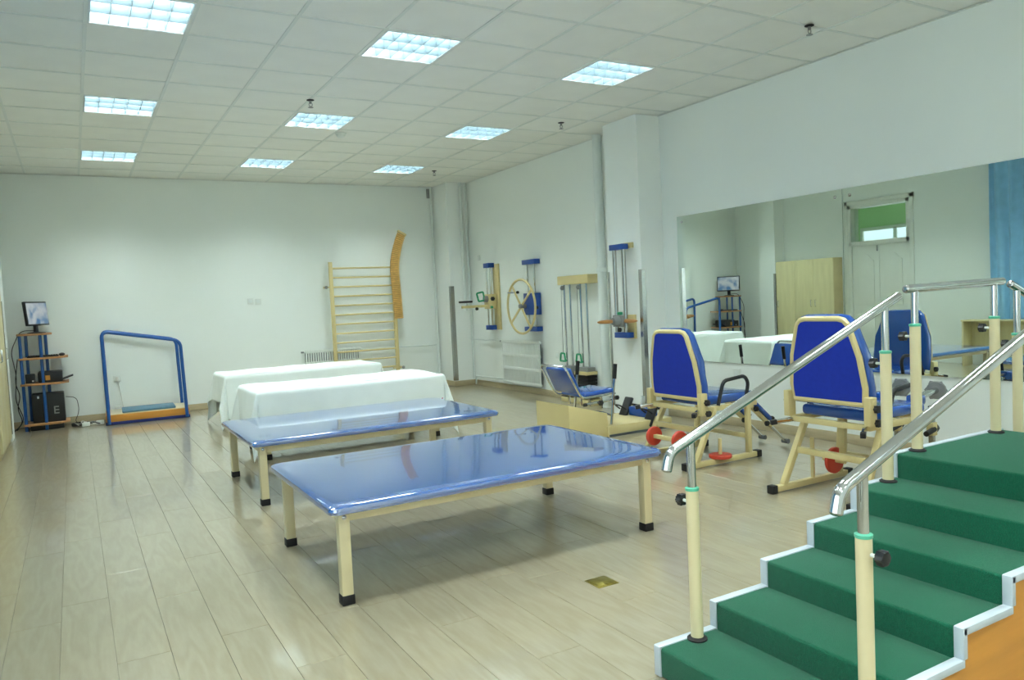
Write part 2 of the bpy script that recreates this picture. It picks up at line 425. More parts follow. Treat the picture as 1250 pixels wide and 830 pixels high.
# pipes
t = thing('riser_pipe', 'thick white vertical pipe beside the pilaster', 'pipe', (5.50, 7.38, 0))
part('tube', B().tube([(0, 0, 0), (0, 0, ZC)], .055, 18), 'pipe_white', t)
part('collar', B().lathe([(.056, 0), (.066, .004), (.066, .05), (.056, .054)], (0, 0, 1.62), seg=18), 'pipe_white', t)
t = thing('heating_pipe', 'pair of thin white vertical pipes right of the corner column', 'pipe', (5.46, 10.98, 0))
part('tube', B().tube([(0, 0, 1.2), (0, 0, ZC)], .026, 12), 'pipe_white', t)
part('tube', B().tube([(.085, 0, .1), (.085, 0, ZC)], .014, 10), 'pipe_white', t)
t = thing('heating_pipe', 'thin white vertical pipe left of the corner column', 'pipe', (5.19, 11.52, 0))
part('tube', B().tube([(0, 0, .1), (0, 0, ZC)], .022, 12), 'pipe_white', t)
part('hanger', B().span((-.07, -.02, 3.05), (-.025, .0, 3.2)), 'grey_metal', t)
single('radiator_pipe', B().tube(arc([(3.86, 11.53, .68), (5.18, 11.53, .66)], .02), .011, 8), 'pipe_white', 'thin white pipe along the back wall behind the wall bars', 'pipe')
single('radiator_pipe', B().tube([(5.55, 10.0, .735), (5.55, 11.02, .74)], .011, 8), 'pipe_white', 'upper thin white pipe feeding the radiator under the wheel', 'pipe')
single('radiator_pipe', B().tube(arc([(5.55, 10.0, .16), (5.55, 10.9, .15), (5.55, 10.92, .02)], .02), .013, 8), 'pipe_white', 'lower thin white pipe returning from the radiator under the wheel', 'pipe')

# radiators
def radiator(x, y, rotz, n, pitch, z0, z1, label):
    t = thing('radiator', label, 'radiator', (x, y, 0), rotz)
    L = n*pitch
    me = None
    for i in range(n):
        xx = -L/2 + pitch*(i+.5)
        if me is None:
            b = B()
            b.box((-pitch*.25, 0, (z0+z1)/2), (pitch*.32, .016, z1-z0-.06), .004); b.box((pitch*.25, 0, (z0+z1)/2), (pitch*.32, .016, z1-z0-.06), .004)
            for z in (z0+.03, z0+(z1-z0)*.36, z0+(z1-z0)*.66, z1-.03): b.box((0, 0, z), (pitch*.98, .02, .045), .004)
            me = b.mesh('column')
        link('column', me, 'radiator_white', t, (xx, 0, 0))
    for zh in (z1-.03, z0+.03): part('header', B().tube([(-L/2-.02, 0, zh), (L/2+.02, 0, zh)], .012, 10), 'radiator_white', t)
    part('gap_shade_sheet', B().span((-L/2, .012, z0+.02), (L/2, .018, z1-.02)), 'trim_and_gap_shade', t)  # added dark sheet, its grey stands in for shade in the gaps
    part('valve', B().tube([(-L/2-.06, 0, z1-.03), (-L/2-.02, 0, z1-.03)], .013, 8), 'grey_metal', t)
    return t
radiator(5.535, 9.44, -PI/2, 14, .0755, .11, .76, 'white column radiator under the exercise wheel')
radiator(3.43, 11.535, 0, 12, .0715, .13, .73, 'white column radiator behind the covered couches')

# wall plates and sockets
def plate(loc, rotz, label, plug=False):
    t = thing('wall_plate', label, 'socket', loc, rotz)
    part('cover', B().box((0, -.005, 0), (.086, .01, .086), .003), 'plate_white', t)
    part('insert', B().box((0, -.0105, 0), (.05, .004, .05), .001), 'pipe_white', t)
    if plug:
        part('plug', B().box((0, -.03, 0), (.04, .045, .05), .006), 'white_cable', t)
        part('cord', B().tube(arc([(0, -.05, -.01), (.03, -.06, -.2), (.05, -.05, -.42), (0, -.04, -.5)], .06), .004, 6), 'white_cable', t)
plate((2.266, YB, 1.50), 0, 'left one of the two small wall plates on the back wall')
plate((2.375, YB, 1.49), 0, 'right one of the two small wall plates on the back wall')
plate((.468, YB, .535), 0, 'wall socket with a plug behind the blue rail platform', True)
plate((.455, YB, .12), 0, 'low wall plate behind the blue rail platform')
plate((XR, 8.57, .57), -PI/2, 'wall plate between radiator and pulley weights')
plate((XR, 10.70, 2.02), -PI/2, 'wall plate high above the wall arm exerciser')
plate((XR, 5.38, .52), -PI/2, 'wall plate just below the mirror')

# brass floor box
t = thing('floor_box', 'square brass floor box lid set in the laminate', 'floor box', (2.075, 2.887, 0), 0)
part('rim', B().span((-.058, -.058, 0), (.058, .058, .003), .001), 'brass', t)
part('lid', B().span((-.05, -.05, .002), (.05, .05, .006), .0015), 'brass', t)
part('latch', B().span((-.012, -.046, .005), (.012, -.034, .008)), 'brass', t)

# door, frame, transom and the green room beyond
t = link('door_1', None, None, None, (XL, (DY0+DY1)/2, 0)); t['kind'] = 'structure'; t['label'] = 'white double door with arched panels and glazed transom'
hw = (DY1-DY0)/2
fr = B().span((-.2, -hw, 0), (.02, -hw+.06, DZ)).span((-.2, hw-.06, 0), (.02, hw, DZ)).span((-.2, -hw, DZ-.06), (.02, hw, DZ)).span((-.2, -hw, 2.0), (.02, hw, 2.07))
fr.span((0, -hw-.07, 0), (.025, -hw, DZ+.07), .006).span((0, hw, 0), (.025, hw+.07, DZ+.07), .006).span((0, -hw-.07, DZ), (.025, hw+.07, DZ+.07), .006)
part('frame', fr, 'door_white', t)
for s_ in (-1, 1):
    y0, y1 = (s_*.003, s_*(hw-.062))
    lf = part('leaf', B().span((-.06, y0, .005), (-.015, y1, 1.998), .003), 'door_white', t)
    a, b_ = min(y0, y1)+.09, max(y0, y1)-.09
    top = [(a + (b_-a)*k/12, 1.72 + .12*math.sin(PI*k/12)**1.5) for k in range(13)]
    part('panel', B().prism([(a, .95)] + top + [(b_, .95)], lambda p, q, d: (d, p, q), -.016, .004, .008), 'door_white', lf)
    part('panel', B().span((-.016, a, .18), (.004, b_, .8), .008), 'door_white', lf)
    part('bolt' if s_ > 0 else 'handle', B().span((-.016, s_*.02, 1.88), (-.004, s_*.045, 1.98)) if s_ > 0 else B().tube(arc([(-.015, -.06, 1.0), (.04, -.06, 1.0), (.04, -.18, 1.0)], .02), .009, 8), 'chrome', lf)
part('transom_pane', B().span((-.1, -hw+.06, 2.07), (-.094, hw-.06, DZ-.06)), 'glass', t)
GXW = -3.4
g = B().span((GXW-.1, 5.8, -.1), (GXW, 11.2, 3.2)).span((GXW, 5.7, -.1), (XL-.2, 5.8, 3.2)).span((GXW, 11.2, -.1), (XL-.2, 11.3, 3.2))
struct('wall_green_room', g, 'green_wall', label='green walls of the room behind the door')
struct('ceiling_green_room', B().span((GXW, 5.8, 3.1), (XL-.2, 11.2, 3.2)), 'wall_paint')
struct('floor_green_room', B().span((GXW, 5.8, -.1), (XL-.2, 11.2, 0)), 'groove')
t = link('window_1', None, None, None, (GXW, 9.6, 1.0)); t['kind'] = 'structure'; t['label'] = 'white framed window in the green room behind the door'
fr = B()
for y in (-.75, 0, .75): fr.span((0, y-.035, 0), (.05, y+.035, 1.45), .004)
for z in (0, 1.45): fr.span((0, -.78, z-.035), (.05, .78, z+.035), .004)
part('frame', fr, 'door_white', t)
for y in (-.375, .375): part('pane', B().span((.005, y-.34, .035), (.012, y+.34, 1.415)), 'daylight', t)
for yl, lb in ((7.4, 'nearer'), (9.4, 'farther')):
    t = copy_tree(lamp0); t.location = (-2.0, yl, 2.98); t['label'] = '%s added ceiling lamp brightening the green room behind the door' % lb  # lamps added to brighten the green walls behind the transom
t = link('fill_window', None, None, None, (XL, .4, .9)); t['kind'] = 'structure'; t['label'] = 'wide added fill-light window on the left wall beside the viewer, out of view'  # out-of-view window added for fill light, panes glow on the solid wall
fr = B()
for y in (-2.0, -.67, .67, 2.0): fr.span((0, y-.035, 0), (.04, y+.035, 1.7), .004)
for z in (0, 1.7): fr.span((0, -2.03, z-.035), (.04, 2.03, z+.035), .004)
part('frame', fr, 'door_white', t)
for y in (-1.335, 0, 1.335): part('pane', B().span((.004, y-.63, .035), (.01, y+.63, 1.665)), 'fill_glow', t)

# ------------------------------------------------------------------ treatment tables with blue vinyl tops
def mat_table(x0, x1, y0, y1, h, label):
    t = thing('treatment_table', label, 'treatment table', ((x0+x1)/2, (y0+y1)/2, 0), 0, 'low blue treatment tables')
    hx, hy = (x1-x0)/2, (y1-y0)/2
    def top(u, v):
        return None
    b = B()
    prof = [(0.0, -.045), (.012, -.047), (-.002, -.04), (.004, -.022), (-.006, -.008), (-.03, -.001), (-.07, .001), (-.2, .003)]
    rings = []
    for off, z in [(-.02, -.046), (0, -.040), (.004, -.026), (.0, -.012), (-.012, -.003), (-.035, 0), (-.08, .0015), (-.3, .003)]:
        rings.append([b.bm.verts.new((p[0], p[1], h+z)) for p in roundrect(-hx-off, hx+off, -hy-off, hy+off, .045 if off > -.1 else .02, 5)])
    n = len(rings[0])
    for p, q in zip(rings, rings[1:]):
        for k in range(n): b.bm.faces.new((p[k], p[(k+1) % n], q[(k+1) % n], q[k]))
    b.bm.faces.new(rings[0][::-1]); b.bm.faces.new(rings[-1])
    part('vinyl_top', b, 'vinyl_blue', t)
    ax, ay = hx-.075, hy-.085; fz = h-.046
    for sy in (-1, 1): part('apron', B().span((-ax-.02, sy*ay-.018, fz-.045), (ax+.02, sy*ay+.018, fz), .003), 'cream', t)
    for sx in (-1, 1): part('apron', B().span((sx*ax-.018, -ay, fz-.045), (sx*ax+.018, ay, fz), .003), 'cream', t)
    for sx in (-1, 1):
        for sy in (-1, 1):
            lg = part('leg', B().span((sx*ax-.026, sy*ay-.026, .03), (sx*ax+.026, sy*ay+.026, fz-.002), .004), 'cream', t)
            part('foot', B().span((sx*ax-.03, sy*ay-.03, 0), (sx*ax+.03, sy*ay+.03, .045), .004), 'rubber', lg)
            part('bolt', B().lathe([(.011, 0), (.011, .005), (.006, .009), (.001, .01)], (sx*(ax-.0), sy*(ay+.026), fz-.022), (0, sy, 0), 10), 'chrome', lg)
    return t
mat_table(.925, 2.83, 3.29, 4.50, .472, 'large low table with shiny blue vinyl top, nearest the viewer')
mat_table(1.005, 2.93, 5.37, 6.66, .462, 'low blue vinyl table between the near table and the sheeted couches')

# couches under white sheets
def couch(x0, x1, y0, y1, h, label, label2, seed):
    rnd = random.Random(seed)
    cx, cy = (x0+x1)/2, (y0+y1)/2; hx, hy = (x1-x0)/2, (y1-y0)/2
    t = thing('couch', label, 'couch', (cx, cy, 0), 0, 'couches under white sheets')
    part('mattress', B().span((-hx+.01, -hy+.01, h-.09), (hx-.01, hy-.01, h-.008), .02), 'cushion_blue', t)
    part('frame', B().span((-hx+.04, -hy+.04, h-.14), (hx-.04, hy-.04, h-.091), .004), 'cream', t)
    for sx in (-1, 1):
        for sy in (-1, 1):
            lg = part('leg', B().span((sx*(hx-.08)-.025, sy*(hy-.07)-.025, .03), (sx*(hx-.08)+.025, sy*(hy-.07)+.025, h-.141), .003), 'cream', t)
            part('foot', B().span((sx*(hx-.08)-.03, sy*(hy-.07)-.03, 0), (sx*(hx-.08)+.03, sy*(hy-.07)+.03, .05), .004), 'rubber', lg)
    dx, dy = .36, .52
    ph = [rnd.uniform(0, 6.28) for _ in range(6)]
    def fold(q, k): return math.sin(5.1*q+ph[k]) + .6*math.sin(11.7*q+ph[k+1]) + .35*math.sin(23*q+ph[k+2])
    def f(u, v):
        X = (u-.5)*2*(hx+dx); Y = (v-.5)*2*(hy+dy)
        ex, ey = max(abs(X)-hx, 0), max(abs(Y)-hy, 0); sx, sy = (1 if X > 0 else -1), (1 if Y > 0 else -1)
        px, py = max(-hx, min(hx, X)), max(-hy, min(hy, Y))
        r = math.hypot(ex, ey)
        sag = .006*math.sin(3*X+ph[0])*math.sin(4*Y+ph[1]) + .003*math.sin(13*X+7*Y+ph[2]) - .012*max(0, abs(X)/hx-.93)*12*.08 - .010*max(0, abs(Y)/hy-.88)*8*.1
        if r == 0: return (px, py, h + .006 + sag)
        nx, ny = sx*ex/r, sy*ey/r
        R_ = .035                                   # soft roll over the couch edge
        if r < R_*1.57: a_ = r/R_; out = R_*math.sin(a_); dz = R_*(1-math.cos(a_))
        else: out = R_; dz = R_ + (r-R_*1.57)
        hang = max(dz-.03, 0)
        if ex > 0 and ey > 0:
            th = math.atan2(ey, ex); out += hang*(.16 + .13*math.sin(4*th-1.2) + .05*math.sin(9*th+ph[4]))
        elif ey > 0: out += hang*(.06 + .035*fold(X, 0))
        else: out += hang*(.06 + .035*fold(Y*1.6, 2))
        return (px + nx*(out-.02), py + ny*(out-.02), max(h + .006 - dz, .012))
    b = B(); b.grid(150, 90, f)
    sh = single('sheet', b, 'sheet', label2, 'sheet', (cx, cy, 0), 0, 'white sheets on the couches')
    sd = sh.modifiers.new('thickness', 'SOLIDIFY'); sd.thickness = .002; sd.offset = 1
    return sh, f, (cx, cy)
s1, f1, c1 = couch(1.38, 3.21, 7.04, 7.86, .625, 'couch hidden under the nearer white sheet', 'white sheet with red printed marks, on the couch behind the blue tables', 3)
s2, f2, c2 = couch(1.47, 3.33, 9.20, 9.97, .625, 'couch hidden under the farther white sheet', 'plain white sheet on the couch nearest the back wall', 5)
# red printed arc on the hanging near corner of the nearer sheet
b = B(); hx1, hy1, dx1, dy1 = .915, .41, .36, .52
for k in range(8):
    X = .68 + .028*k; rr = .36 - .025*k + .0016*k*k
    p = Vector(f1((X/(hx1+dx1)+1)/2, (-(hy1+rr)/(hy1+dy1)+1)/2))
    b.box(p + Vector((0, -.004, 0)), (.012, .004, .014), 0, Matrix.Rotation(.7, 3, 'Y'))
part('printed_mark', b, 'red_print', s1, 'red printed marks')

# ------------------------------------------------------------------ training stairs
T = thing('training_stairs', 'green carpeted training stairs with chrome handrails', 'stairs', (1.71, 1.675, 0))
SY = .37            # half width
RX = [1.705, 1.975, 2.245, 2.515, 2.79, 3.065]; RZ = [.108, .203, .300, .397, .497, .600]
PEND = 3.90
DXs = [PEND + .27*i for i in range(6)]
OX = 1.71
def lx(x): return x-OX
steps = []
for i in range(6):
    x1 = RX[i+1] if i < 5 else PEND
    steps.append((RX[i], x1, RZ[i]))
for i in range(5): steps.append((DXs[i], DXs[i+1], RZ[4-i]))
for (a, b_, z) in steps:
    bb = B().span((lx(a)-.002, -SY, 0), (lx(b_), SY, z), .012, 3)
    part('carpet_step', bb, 'carpet', T)
outline = [(lx(RX[0]), 0)]
for i, (a, b_, z) in enumerate(steps): outline += [(lx(a), z), (lx(b_), z)]
outline += [(lx(steps[-1][1]), 0)]
for s_ in (-1, 1):
    part('side_panel', B().prism(outline, lambda p, q, d: (p, d, q), s_*(SY+.001), s_*(SY+.013)), 'orange_board', T, 'orange side board')
    tr = B()
    w = .024; y0, y1 = s_*(SY-.012), s_*(SY+.020)
    for i, (a, b_, z) in enumerate(steps):
        zp = 0 if i == 0 else steps[i-1][2]; zn = steps[i+1][2] if i+1 < len(steps) else 0
        tr.span((lx(a)-.006, y0, z-.012 if False else z-.020), (lx(b_)+(.004 if zn < z else -.0), y1, z+.005), .003)
        if z > zp: tr.span((lx(a)-.008, y0, zp+.004), (lx(a)+.014, y1, z+.004), .003)
        if zn < z: tr.span((lx(b_)-.014, y0, zn+.004), (lx(b_)+.008, y1, z+.004), .003)
    part('edge_trim', tr, 'alu', T, 'grey aluminium edge trim')
def knob(b, o, ax, r=.02, h=.024):
    o = Vector(o); ax = Vector(ax).normalized(); a = Vector((0, 0, 1)); u = ax.cross(a).normalized(); v = ax.cross(u)
    poly = []
    for k in range(24):
        rr = r*(1 + .16*math.cos(6*2*PI*k/24)); poly.append((rr*math.cos(2*PI*k/24), rr*math.sin(2*PI*k/24)))
    b.prism(poly, lambda p, q, d: o + u*p + v*q + ax*d, 0, h, .003)
    return b
def stair_post(x, s_, zb, zc, zt):
    X = lx(x); Y = s_*(SY-.032)
    p = part('post', B().tube([(X, Y, zb+.006), (X, Y, zc)], .0225, 20), 'cream', T)
    part('flange', B().lathe([(.036, 0), (.036, .004), (.028, .010), (.024, .011)], (X, Y, zb+.001), seg=20), 'rubber', p)
    part('collar', B().lathe([(.0235, -.004), (.0245, -.002), (.0245, .006), (.017, .009)], (X, Y, zc), seg=20), 'collar_green', p)
    part('inner_tube', B().tube([(X, Y, zc), (X, Y, zt)], .0155, 16), 'chrome', p)
    part('screw', B().tube([(X, Y+s_*.018, zc-.048), (X, Y+s_*.048, zc-.048)], .006, 8), 'plate_white', p)
    part('knob', knob(B(), (X, Y+s_*.044, zc-.048), (0, s_, 0)), 'black_plastic', p)
def rail_z(x): return .822 + .3755*(x-1.828)
for s_ in (-1, 1):
    Y = s_*(SY-.032)
    stair_post(1.855, s_, RZ[0], .650, rail_z(1.855))
    stair_post(2.965, s_, RZ[4], 1.050, rail_z(2.965))
    stair_post(3.175, s_, RZ[5], 1.152, 1.312)
    stair_post(3.80, s_, RZ[5], 1.152, 1.320)
    stair_post(4.00, s_, RZ[4], 1.06, 1.285)
    stair_post(5.10, s_, RZ[0], .66, .872)
    p0 = (lx(1.742), Y, rail_z(1.742)-.055); p1 = (lx(1.758), Y, rail_z(1.758)-.002); p2 = (lx(3.060), Y, rail_z(3.060))
    part('handrail', B().tube(arc([p0, p1, p2], .05, 8), .0185, 18), 'chrome', T)
    part('handrail', B().tube([(lx(3.118), Y, 1.312), (lx(3.872), Y, 1.324)], .0185, 18), 'chrome', T)
    for c_, a_ in ((p2, Vector(p2)-Vector(p1)), ((lx(3.118), Y, 1.312), Vector((-1, 0, -.016))), ((lx(3.872), Y, 1.324), Vector((1, 0, .016))), ((lx(3.945), Y, 1.308), Vector((-1, 0, .3755))), (p0, Vector(p0)-Vector(p1))):
        part('end_cap', B().lathe([(.0185, -.001), (.0175, .003), (.014, .006), (.008, .008), (.0005, .0085)], c_, a_, 18), 'steel', T)
    q0 = (lx(3.945), Y, 1.308); q1 = (lx(5.19), Y, 1.312-.3755*1.255); q2 = (lx(5.215), Y, q1[2]-.055)
    part('handrail', B().tube(arc([q0, q1, q2], .05, 8), .0185, 18), 'chrome', T)

# ------------------------------------------------------------------ quadriceps chairs
def chair(x, y, bz, label, v):
    """local: +x is the way the sitter faces; v=0 chair beside the near table end, v=1 chair beside the stairs"""
    t = thing('leg_training_chair', label, 'exercise chair', (x, y, 0), 0, 'leg training chairs')
    sz = .455 if v == 0 else .50          # seat frame height
    W_ = .295
    for s_ in (-1, 1):
        fb = part('floor_bar', B().span((-.36, s_*W_-.02, .008), (.37, s_*W_+.02, .048), .003), 'cream_yellow', t)
        for xx in (-.375, .385): part('end_cap', B().box((xx, s_*W_, .029), (.05, .052, .054), .005), 'rubber', fb)
        part('rear_leg', B().bar((-.27, s_*W_, .045), (-.05, s_*(W_-.02), sz-.02), .04, .035, .003), 'cream_yellow', t)
        part('front_leg', B().bar((.29, s_*W_, .045), (.31, s_*(W_-.02), sz-.02), .04, .035, .003), 'cream_yellow', t)
        part('seat_rail', B().span((-.19, s_*(W_-.02)-.018, sz-.04), (.40, s_*(W_-.02)+.018, sz-.002), .003), 'cream_yellow', t)
        br = part('back_bracket', B().span((-.22, s_*W_-.022, bz-.10), (-.155, s_*W_+.022, bz+.07), .004), 'cream_yellow', t)
        for kz, kx in ((bz+.0, -.17), (bz-.085, -.16)):
            part('knob', knob(B(), (kx, s_*(W_+.02), kz), (0, s_, 0), .022, .026), 'black_plastic', br)
        part('armrest', B().tube(arc([(-.02, s_*(W_-.005), sz+.0), (.04, s_*(W_-.005), sz+.185), (.27, s_*(W_-.005), sz+.205), (.31, s_*(W_-.005), sz+.15), (.28, s_*(W_-.005), sz+.02)], .045), .0145, 12), 'black_plastic', t)
        # square side lever with black tip
        lv = part('lever_bar', B().bar((-.20, s_*(W_-.03), sz+.01-.035), (-.30, s_*(W_+.03), sz-.03-.01), .026, .026, .002), 'chrome', t)
        part('lever_tip', B().bar((-.29, s_*(W_+.024), sz-.037), (-.325, s_*(W_+.045), sz-.043), .032, .032, .003), 'black_plastic', lv)
    part('cross_bar', B().span((-.165, -W_, .245), (-.125, W_, .285), .003), 'cream_yellow', t)
    part('cross_bar', B().span((.28, -W_, .16), (.315, W_, .195), .003), 'cream_yellow', t)
    part('cross_bar', B().span((-.20, -W_+.02, sz-.04), (-.165, W_-.02, sz-.004), .003), 'cream_yellow', t)
    part('cross_bar', B().span((.365, -W_+.02, sz-.04), (.40, W_-.02, sz-.004), .003), 'cream_yellow', t)
    part('seat', B().span((-.13, -.255, sz), (.43, .255, sz+.07), .026, 4), 'cushion_blue', t)
    # backrest: tapered rounded panel, cream rim behind, blue cushion in front; leans back a little
    H_ = .56; lean = .10
    def outl(g):
        pts = [(-.275-g, -g), (.275+g, -g), (.285+g, .12), (.262+g, H_*.55), (.200+g*.8, H_-.045+g*.6), (.165+g*.3, H_-.01+g), (.12, H_+g), (-.12, H_+g), (-.165-g*.3, H_-.01+g), (-.200-g*.8, H_-.045+g*.6), (-.262-g, H_*.55), (-.285-g, .12)]
        return pts
    fm = lambda p, q, d: (-.175 - lean*q + d, p, bz + q)
    rim = [Vector(fm(p, q, 0)) for p, q in outl(-.020)]
    part('backrest_rim', B().tube(rim + [rim[0]], .019, 10), 'cream_yellow', t)
    part('backrest_panel', B().prism(outl(-.03), fm, -.012, .006), 'fabric_blue', t, 'royal blue rear cover of the backrest')
    part('backrest_cushion', B().prism(outl(.009), fm, .012, .075, .022), 'cushion_blue', t)
    # weight pegs and red plates
    pg = part('weight_peg', B().tube([(-.02 if v == 0 else .02, -W_ if v == 0 else W_, .045), (-.02 if v == 0 else .02, -W_ if v == 0 else W_, .20 if v == 0 else .32)], .014, 10), 'cream_yellow', t)
    def disc(o, ax, r=.075, th=.028): return B().lathe([(.012, 0), (r-.006, 0), (r, .006), (r, th-.006), (r-.006, th), (.012, th)], o, ax, 28)
    if v == 0:
        part('weight_plate', disc((-.02, -W_, .05), (0, 0, 1), .088), 'red', t)
        for yy_ in (.17, -.13):
            pb = part('weight_peg', B().tube([(-.255, yy_+.06, .185), (-.255, yy_-.09, .185)], .014, 10), 'cream_yellow', t)
            part('peg_tip', B().tube([(-.255, yy_-.085, .185), (-.255, yy_-.10, .185)], .016, 10), 'black_plastic', pb)
            part('weight_plate', disc((-.255, yy_+.015, .185), (0, 1, 0), .078), 'red', t)
        part('peg_bar', B().span((-.275, -.2, .170), (-.235, .28, .20), .003).bar((-.255, .22, .19), (-.2, .28, .19), .03), 'cream_yellow', t)
    else:
        part('weight_plate', disc((.10, .17, .17), (0, 1, 0), .088), 'red', t)
        part('weight_peg', B().tube([(.10, .10, .17), (.10, .27, .17)], .014, 10), 'cream_yellow', t)
        part('weight_carrier', B().bar((.10, .12, .17), (.12, .12, sz-.04), .035, .035, .003), 'cream_yellow', t)
    # leg arms in front
    for s_ in (-1, 1):
        yy_ = s_*.125 - (.01 if v == 0 else 0)
        ax_ = part('pivot', B().tube([(.43, yy_-.035, sz-.03), (.43, yy_+.035, sz-.03)], .028, 14), 'black_plastic', t)
        if v == 0:
            a = Vector((.44, yy_, sz-.03)); b_ = Vector((.90, yy_, .035)); d = (b_-a)
            arm = part('leg_arm', B().bar(a, a+d*.62, .032, .032, .003), 'cream_yellow', t)
            part('inner_rod', B().tube([a+d*.6, b_], .013, 10), 'chrome', arm)
            n = Vector((d.z, 0, -d.x)).normalized()*-1
            rot = Matrix((d.normalized(), Vector((0, 1, 0)), d.normalized().cross(Vector((0, 1, 0))))).transposed()
            up = rot @ Vector((0, 0, 1)); up = up if up.z > 0 else -up
            part('leg_pad', B().box(a+d*.33+up*.035, (.24, .085, .032), .014, rot, 3), 'cushion_blue', arm)
            part('strap', B().box(a+d*.52+up*.045, (.03, .095, .03), .006, rot), 'rubber', arm)
            part('knob', knob(B(), a+d*.45+Vector((0, -.02, -.03)), (0, -1, 0), .02, .024), 'black_plastic', arm)
            part('knob', knob(B(), a+d*.18+Vector((0, -.02, .0)), (0, -1, 0), .02, .024), 'black_plastic', arm)
            part('foot_roller', B().tube([b_+Vector((0, -.03, 0)), b_+Vector((0, .03, 0))], .021, 12), 'foot_grey', arm)
        else:
            arm = part('leg_arm', B().bar((.45, yy_, sz-.02), (.60, yy_, sz+.04), .032, .032, .003), 'chrome', t)
            part('dial', B().lathe([(.02, -.014), (.058, -.014), (.062, -.006), (.062, .006), (.058, .014), (.02, .014)], (.76, yy_, sz+.10), (1, .3, 0), 14), 'grey_metal', arm)
            part('dial_spikes', knob(B(), (.75, yy_, sz+.10), (1, .3, 0), .062, .016), 'grey_metal', arm)
            part('dial_rod', B().tube([(.56, yy_, sz+.075), (.76, yy_, sz+.10)], .022, 12), 'chrome', arm)
            part('drop_tube', B().bar((.70, yy_, sz+.0), (.70, yy_, .12), .032, .032, .003), 'steel', arm)
            part('slider', B().box((.70, yy_, .345), (.05, .05, .09), .005), 'cream_yellow', arm)
            part('ankle_roller', B().tube([(.695, yy_-.02, .345), (.57, yy_-.04, .33)], .018, 12), 'rubber', arm)
            part('knob', knob(B(), (.72, yy_, .345), (1, 0, 0), .024, .03), 'black_plastic', arm)
            part('foot_roller', B().tube([(.70, yy_-.05, .13), (.70, yy_+.05, .13)], .024, 12), 'rubber', arm)
            part('leg_pad', B().box((.53, yy_, sz+.06), (.10, .09, .07), .02), 'cushion_blue', arm)
    return t
chair(4.29, 4.60, .495, 'leg training chair facing the mirror, with red weight plates around its base', 0)
chair(4.26, 3.165, .595, 'tall blue-backed leg training chair standing behind the green stairs', 1)

# ------------------------------------------------------------------ ankle trainer with small seat
t = thing('ankle_trainer', 'low ankle trainer with small blue seat, pedals and hand levers', 'exercise machine', (4.45, 6.1, 0))
def w(p): return (p[0]-4.45, p[1]-6.1, p[2])
part('body', B().prism([(3.90, 0), (3.90, .345), (4.34, .225), (4.34, .10), (4.36, 0)], lambda a, z, d: w((a, d, z)), 5.83, 6.40, .006), 'cream_yellow', t)
part('platform', B().span(w((4.33, 5.81, 0)), w((5.12, 6.42, .10)), .005), 'cream_yellow', t)
part('side_trim', B().span(w((4.34, 5.795, .0)), w((5.12, 5.81, .02))), 'trim_and_gap_shade', t)
rx = Matrix.Rotation(math.radians(0), 3, 'Y')
part('seat', B().box(w((4.31, 6.10, .415)), (.36, .40, .05), .022, Matrix.Rotation(math.radians(-4), 3, 'Y'), 3), 'cushion_blue', t)
bk = part('backrest', B().box(w((4.03, 6.10, .555)), (.05, .40, .27), .022, Matrix.Rotation(math.radians(-24), 3, 'Y'), 3), 'cushion_blue', t)
part('seat_frame', B().tube(arc([w((3.93, 5.88, .67)), w((4.09, 5.88, .385)), w((4.48, 5.88, .40))], .06), .011, 8).tube(arc([w((3.93, 6.32, .67)), w((4.09, 6.32, .385)), w((4.48, 6.32, .40))], .06), .011, 8).tube(arc([w((3.93, 5.88, .66)), w((3.92, 5.9, .70)), w((3.92, 6.3, .70)), w((3.93, 6.32, .66))], .02), .011, 8), 'chrome', t)
for x in (4.16, 4.40):
    part('seat_strut', B().tube([w((x, 6.0, .25 if x > 4.3 else .3)), w((x, 6.0, .39))], .013, 8).tube([w((x, 6.2, .25 if x > 4.3 else .3)), w((x, 6.2, .39))], .013, 8), 'chrome', t)
part('adjust_bar', B().tube([w((4.10, 5.84, .33)), w((4.44, 5.84, .35))], .013, 8), 'chrome', t)
part('end_knob', B().lathe([(.016, 0), (.016, .03), (.012, .034)], w((4.08, 5.84, .33)), (1, 0, 0), 10), 'rubber', t)
part('knob', knob(B(), w((4.26, 5.83, .335)), (0, -1, 0), .024, .026), 'black_plastic', t)
part('knob', knob(B(), w((4.43, 5.80, .37)), (0, -1, 0), .02, .024), 'black_plastic', t)
for y in (5.80, 6.42):
    lv = part('lever', B().tube([w((4.36, y, .12)), w((4.42, y, .57))], .012, 10), 'chrome', t)
    part('grip', B().tube([w((4.417, y, .55)), w((4.435, y, .69))], .019, 12), 'rubber', lv)
part('lever_link', B().tube([w((4.37, 5.80, .20)), w((4.36, 5.92, .22)), w((4.36, 6.42, .20))], .009, 8), 'chrome', t)
part('gear_box', B().span(w((4.90, 5.95, .10)), w((5.06, 6.22, .19)), .012), 'bracket_blue', t)
part('axle', B().tube([w((4.97, 5.80, .20)), w((4.97, 6.34, .20))], .014, 10).bar(w((4.98, 6.1, .1)), w((5.0, 6.1, .3)), .03), 'chrome', t)
for y, y2 in ((6.27, 6.27), (5.86, 5.86)):
    rot = Matrix.Rotation(math.radians(-62), 3, 'Y')
    pd = part('pedal', B().box(w((4.90, y, .155)), (.27, .12, .034), .014, rot, 3), 'black_plastic', t)
    part('foot_strap', B().tube(arc([w((4.87, y-.05, .16)), w((4.80, y-.045, .21)), w((4.80, y+.045, .21)), w((4.87, y+.05, .16))], .03), .008, 6), 'rubber', pd)
    part('heel_cup', B().tube(arc([w((4.99, y-.05, .06)), w((4.93, y-.05, .02)), w((4.93, y+.05, .02)), w((4.99, y+.05, .06))], .02), .008, 6), 'rubber', pd)

